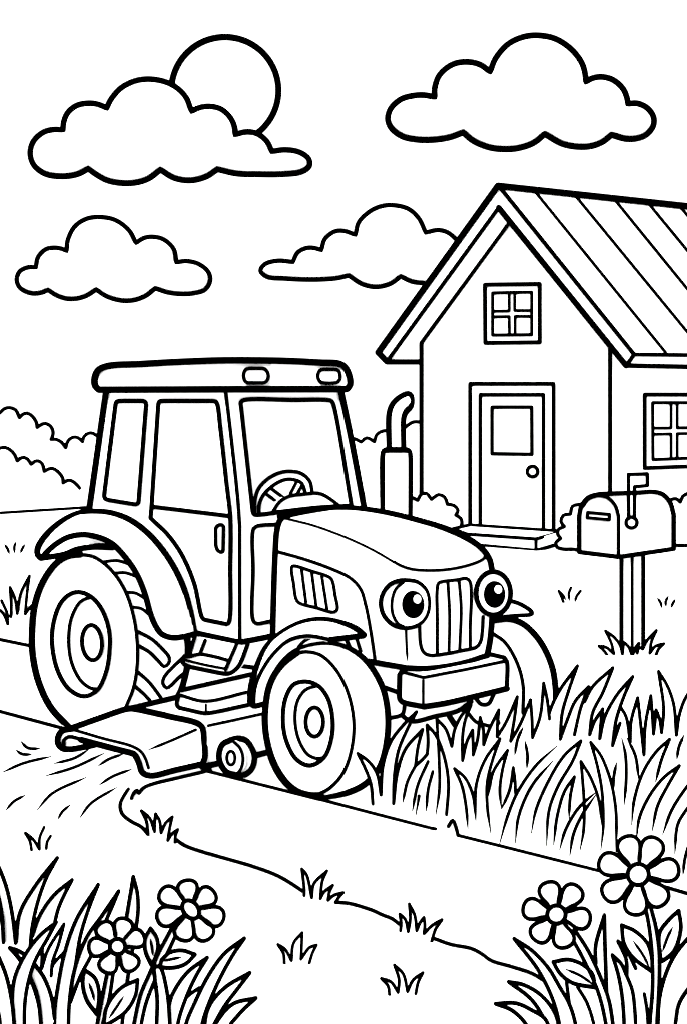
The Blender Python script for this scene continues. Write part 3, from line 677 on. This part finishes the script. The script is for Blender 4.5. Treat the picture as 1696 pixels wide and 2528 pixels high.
# exhaust
ex = PY(tops(944, 1268).y + .12); p = Part()
ec = ex.at(*px('C 132,980')); er = (ex.at(*px('C 197,980')) - ec).length
e_t = ex.at(*px('C 132,822')); e_b = ex.at(*px('C 132,1180'))
p.tube([e_b, ec, e_t], [er * .97] * 3, m=0, k=20)
P_ = [ex.at(*px('C %d,%d' % a)) for a in ((132, 822), (132, 650), (142, 612), (165, 585), (198, 575))]
p.tube(P_, [er * .5] * 5, m=0, k=16)
p.line('C 67,1130 67,845 72,828 88,821', 13, ex); p.line('C 176,821 192,828 197,845 197,1165', 13, ex); p.line('C 78,823 95,821 170,821 187,823', 12, ex.off(er))
p.line('C 97,812 98,640 115,595 150,562 190,545 203,555 203,605 180,632 167,660 166,812', 13, ex)
p.prism(poly('C 97,812 98,640 115,595 150,562 190,545 203,555 203,605 180,632 167,660 166,812'), ex.off(-.01))
p.build('exhaust_pipe', tr)
# fenders
def fender(name, outer, inner, wo, wi, so, si, n=40, extra=()):
    p = Part(); A = resamp([so(*a) for a in flat(outer)], n); B = resamp([si.at(*a) for a in flat(inner)], n)
    p.loft(A, B, ring=False); p.loft([a + V((0, 0, -.012)) for a in A], [b + V((0, 0, -.012)) for b in B], ring=False)
    p.line(outer, wo, so); p.line(inner, wi, si)
    for e in extra: p.line(e[0], e[1], e[2])
    return p.build(name, tr)
def ramp(x, a, b): u = max(0, min(1, (x - a) / (b - a))); return u * u * (3 - 2 * u)
def RFS(x, y): return PB(-.03 + .30 * ramp(x, 95, 210)).at(x, y)
def FFS(x, y): return PB(.04 + .36 * ramp(x, 615, 680) * (1 - ramp(x, 830, 897))).at(x, y)
fender('rear_fender', 'E 205,316 189,300 187,270 210,225 260,170 330,120 400,92 480,86 560,95 650,130 740,200 830,310 900,440 940,570 962,685',
       'E 212,314 225,295 280,245 340,212 410,200 480,210 550,240 620,310 680,400 720,500 745,590 770,650 800,690 850,708 910,703 965,690', 12.5, 12, RFS, PB(-.04))
fender('front_fender', 'F 36,1030 40,950 70,850 120,750 200,680 300,632 400,620 500,640 560,665 597,695', 'F 54,1044 60,960 90,880 150,790 230,720 310,700 370,705 420,716 430,718 510,708 597,698', 12.5, 8.5, FFS, PB(.03),
       extra=[('F 36,1030 54,1046 100,1037', 11, PB(.03)), ('F 275,755 300,728 330,710', 7, PB(.2)), ('F 512,722 530,765', 9, PB(.42)), ('F 560,712 580,775', 8, PB(.42)), ('F 430,719 510,709 594,699', 12, PB(.03))])
p = Part(); p.shape('F 1270,520c 1320,528 1370,545 1420,578 1424,590 1350,598 1270,606c', 10.5, PB(1.45), -SD * .02); p.build('front_fender', tr)
p = Part()                                               # far front wheel
wo = 'F 1100,640c 1240,622 1310,615 1380,640 1460,720 1520,840 1541,960 1541,1080 1500,1240 1400,1330c 1200,1300 1100,1000'
p.prism(flat(wo, True), PB(1.5), SD * .02)
p.prism(flat('F 1150,660c 1235,690 1290,730 1350,830 1380,940 1380,1080 1340,1220 1250,1290c 1100,1200', True), PB(1.3), SD * .2)
p.line('F 1236,622 1310,616 1380,640 1460,720 1520,840 1541,960 1541,1080', 13, PB(1.5)); p.line('F 1235,690 1290,730 1350,830 1380,940 1380,1080', 8, PB(1.3))
p.build('wheel', tr)
# near wheels
def wheel(face, silh, b0, b1, leftarc, rightarc, rim, rimarc, hub, lugs, backtop=None, bottom=None):
    s0, s1 = PB(b0), (Surf(TO + SD * .06, SD - V((0, 0, .4))) if b1 < .3 else PB(b1)); p = Part()
    fq = flat(face, True); sq = flat(silh, True)
    def byang(q):
        n = len(q); cx = sum(a[0] for a in q) / n; cy = sum(a[1] for a in q) / n
        def rr_(t):
            best = None
            dx, dy = math.cos(t), math.sin(t)
            for i in range(n):
                a, b = q[i], q[(i + 1) % n]; ex_, ey_ = b[0] - a[0], b[1] - a[1]; den = dx * ey_ - dy * ex_
                if abs(den) < 1e-9: continue
                u = ((a[0] - cx) * ey_ - (a[1] - cy) * ex_) / den; v_ = ((a[0] - cx) * dy - (a[1] - cy) * dx) / den
                if u > 0 and -1e-6 <= v_ <= 1 + 1e-6: best = max(best or 0, u)
            return (cx + dx * (best or 0), cy + dy * (best or 0))
        return [rr_(2 * math.pi * i / 56) for i in range(56)]
    A = [s0.at(*a) for a in byang(fq)]; B = [s1.at(*a) for a in byang(sq)]
    p.loft(A, B); p.prism(fq, s0); p.add(B, [tuple(range(56))], 0)
    p.line(silh, 13, s1.off(.004), True); p.line(leftarc, 13.5, s0); p.line(rightarc, 8, s0)
    for l in lugs: p.line(l[0], l[1], lambda x, y, k=l[2]: PB(k).at(x, y))
    wl = p.build('wheel', tr)
    q = Part(); q.shape(rim, 10, s0.off(.012), SD * .01, closed=True); q.line(rimarc, 7.5, s0.off(.016)); r_ = q.build('rim', wl)
    q = Part(); q.shape(hub, 9.5, s0.off(.03), SD * .02, closed=True); q.build('hub', wl)
wheel('F 310,778 380,793 450,855 510,960 545,1110 537,1250 495,1375 430,1450 360,1483 290,1478 220,1430 150,1320 113,1180 111,1060 135,930 190,840 250,793',
      'F 330,752 430,741 500,755 570,792 630,852 690,960 715,1100 705,1240 672,1350 610,1425 520,1472 400,1492 300,1482 215,1430 150,1330 118,1190 116,1060 140,930 190,840 255,780', 0, .2,
      'F 270,780 190,845 135,935 111,1060 113,1180 150,1320 215,1425 270,1468 330,1486 385,1487', 'F 280,783 310,778 380,793 450,855 510,960 545,1110 537,1250 495,1375 430,1450 370,1483',
      'F 310,925 370,945 415,1000 440,1090 438,1200 400,1300 330,1340 265,1310 215,1220 198,1120 210,1010 250,940', 'F 358,948 310,965 270,1020 257,1110 275,1210 320,1285 365,1305 388,1303', ell('F', 353, 1125, 43, 72), [])
wheel('E 400,297 460,308 520,345 580,410 630,500 665,620 680,740 678,860 660,960 625,1050 560,1130 480,1165 400,1172 330,1145 250,1050 190,920 163,790 160,680 175,540 215,430 280,340 340,305',
      'E 460,260 560,263 660,300 760,400 850,520 910,650 930,760 920,880 880,1000 800,1080 650,1120 500,1100 400,1000 330,800 330,600 350,400 390,290', 0, .36,
      'E 400,297 340,305 280,340 215,430 175,540 160,680 163,790 190,920 250,1050 340,1150', 'E 400,297 460,308 520,345 580,410 630,500 665,620 680,740 678,860 660,960 622,1055',
      'E 390,483 450,505 505,570 540,670 543,770 525,880 480,970 415,998 345,965 290,880 260,750 265,640 300,540 345,495', 'E 450,508 400,530 355,610 341,720 355,830 400,920 450,958 485,962', ell('E', 456, 733, 49, 87, -4),
      [('E 515,334 580,328 645,347', 7, -.01), ('E 568,390 620,388 685,410', 7, -.01), ('E 622,485 670,488 728,522', 7, -.01), ('E 652,557 700,565 752,607', 7, -.01),
       ('E 685,680 750,715 800,760 838,808 835,835 812,851 790,830 740,780 690,750', 8.5, -.01), ('E 685,880 740,930 797,1005', 8, -.01), ('E 668,948 710,985 742,1018', 8, -.01),
       ('E 925,790 860,850 812,905 806,935 825,957 848,943 880,910 910,885', 8.5, -.01), ('E 205,316 320,297 380,273 460,261 560,263', 12, -.03)])
# foot step
FS = PB(.12); p = Part()
p.prism(poly('E 965,708 1180,752 1225,748 1185,840 1160,870 1130,882 940,850 905,830 915,805'), FS, SD * .03)
p.line('E 965,700 935,790', 9, FS.off(.01)); p.line('E 1015,722 988,790', 8, FS.off(.01)); p.line('E 920,803 950,798 985,790 1060,802 1130,822', 8, FS.off(.01))
p.line('E 915,819 1010,842 1115,862', 5.5, FS.off(.012)); p.line('E 912,800 904,832 940,853 1080,882 1130,886 1160,870 1185,840 1225,740', 10, FS.off(.01)); p.line('E 1170,740 1115,865', 8.5, FS.off(.012))
p.line('E 930,700 928,790', 12, FS); p.line('E 1190,848 1250,856', 10, PB(.3)); p.line('E 932,855 910,940 885,995', 10, FS)
p.build('footstep', tr)
# mower deck
DF = PA(-.60); dz = DF.at(*px('E 1030,1150')).z; DT = PZ(dz)
p = Part()
p.prism(poly('E 1026,1140 1330,1075 1330,1275 1024,1342'), DF)
p.prism(poly('E 690,1043 880,1000 1330,880 1330,1080 1022,1148 985,1113 850,1083'), DT)
p.line('E 1030,1143 1160,1115 1290,1086', 6.5, DF.off(.03)); p.line('E 1000,1347 1085,1328', 12, DF); p.line('E 1255,1293 1330,1272', 12, DF)
deck = p.build('mower_deck', tr)
p = Part()
GF = PA(-.72); p.prism(flat('E 905,965c 1240,885c 1330,870c 1330,1040c 1230,1040c 1030,1082 1000,1080 885,1055 875,1040 882,995c', True), Surf(GF.p, HD), None)
p.line('E 882,1000 875,1040 887,1055 1000,1081 1030,1081 1230,1040', 9.5, GF.off(.004)); p.line('E 890,992 1012,1022 1220,978', 7.5, GF.off(.004)); p.line('E 1018,1040 1018,1072', 4.5, GF.off(.004)); p.line('E 895,968 1240,890', 10.5, GF.off(.004))
p.build('blade_housing', deck)
# discharge chute: a sloping flap
c_a = DT.at(*px('E 650,1058')); c_b = stand(*px('E 345,1158'), z=.16); c_c = DF.off(.02).at(*px('E 1000,1335'))
CP = P3(c_a, c_b, c_c).off(.03)
p = Part(); ch = 'E 345,1158c 480,1110c 620,1062 650,1057c 690,1064c 850,1100c 965,1127 1000,1148 1010,1220 1013,1300 1000,1333c 870,1362c 745,1390 705,1375 687,1325 665,1285 640,1275c 560,1255c 400,1215c 340,1195 305,1215 318,1240c 290,1215 300,1175'
p.prism(flat(ch, True), CP, (0, 0, -.015))
p.line('E 620,1063 870,1004', 11, CP)
p.line('E 345,1158c 480,1110c 620,1062 650,1058c 690,1064c 850,1100c 965,1127 998,1148 1010,1220 1013,1300 1000,1333c 870,1362c 745,1390 705,1375 687,1325 665,1285 640,1275c 560,1255c 400,1212c', 12.5, CP)
p.line('E 360,1158 310,1168 290,1195 288,1230 310,1255 345,1260 470,1238', 12.5, CP); p.line('E 318,1240 318,1215 340,1198 400,1210', 8.5, CP.off(.003)); p.prism(poly('E 350,1150 300,1175 288,1220 310,1255 345,1260 470,1238 560,1250 400,1150'), CP.off(-.01))
p.line('E 365,1163 500,1203 660,1247 700,1273 722,1310 735,1352', 6.5, CP.off(.004)); p.line('E 735,1262 850,1215 968,1163', 6, CP.off(.004), taper='s')
p.build('discharge_chute', deck)
# guide wheel
GWf = PB(-.06); p = Part(); GWb = PB(.03)
p.prism(flat('E 1140,1215 1175,1205 1215,1215 1245,1255 1258,1300 1245,1355 1210,1385 1170,1388 1120,1372 1088,1325 1083,1280 1100,1235', True), GWb, SD * .01)
p.prism(flat('E 1140,1218 1170,1232 1195,1275 1200,1320 1188,1362 1160,1380 1120,1370 1092,1320 1088,1270 1105,1232', True), GWf, SD * .02)
p.line('E 1135,1215 1175,1205 1215,1215 1245,1255 1258,1300 1245,1355 1210,1385 1170,1388', 12, GWb); p.line('E 1175,1388 1120,1372 1088,1325 1083,1280 1100,1235 1140,1214', 12, GWf)
p.line('E 1155,1222 1187,1255 1201,1305 1190,1358 1168,1385', 7, GWf); p.line(ell('E', 1141, 1303, 20, 34), 6.5, GWf.off(.006), True)
p.build('guide_wheel', deck)
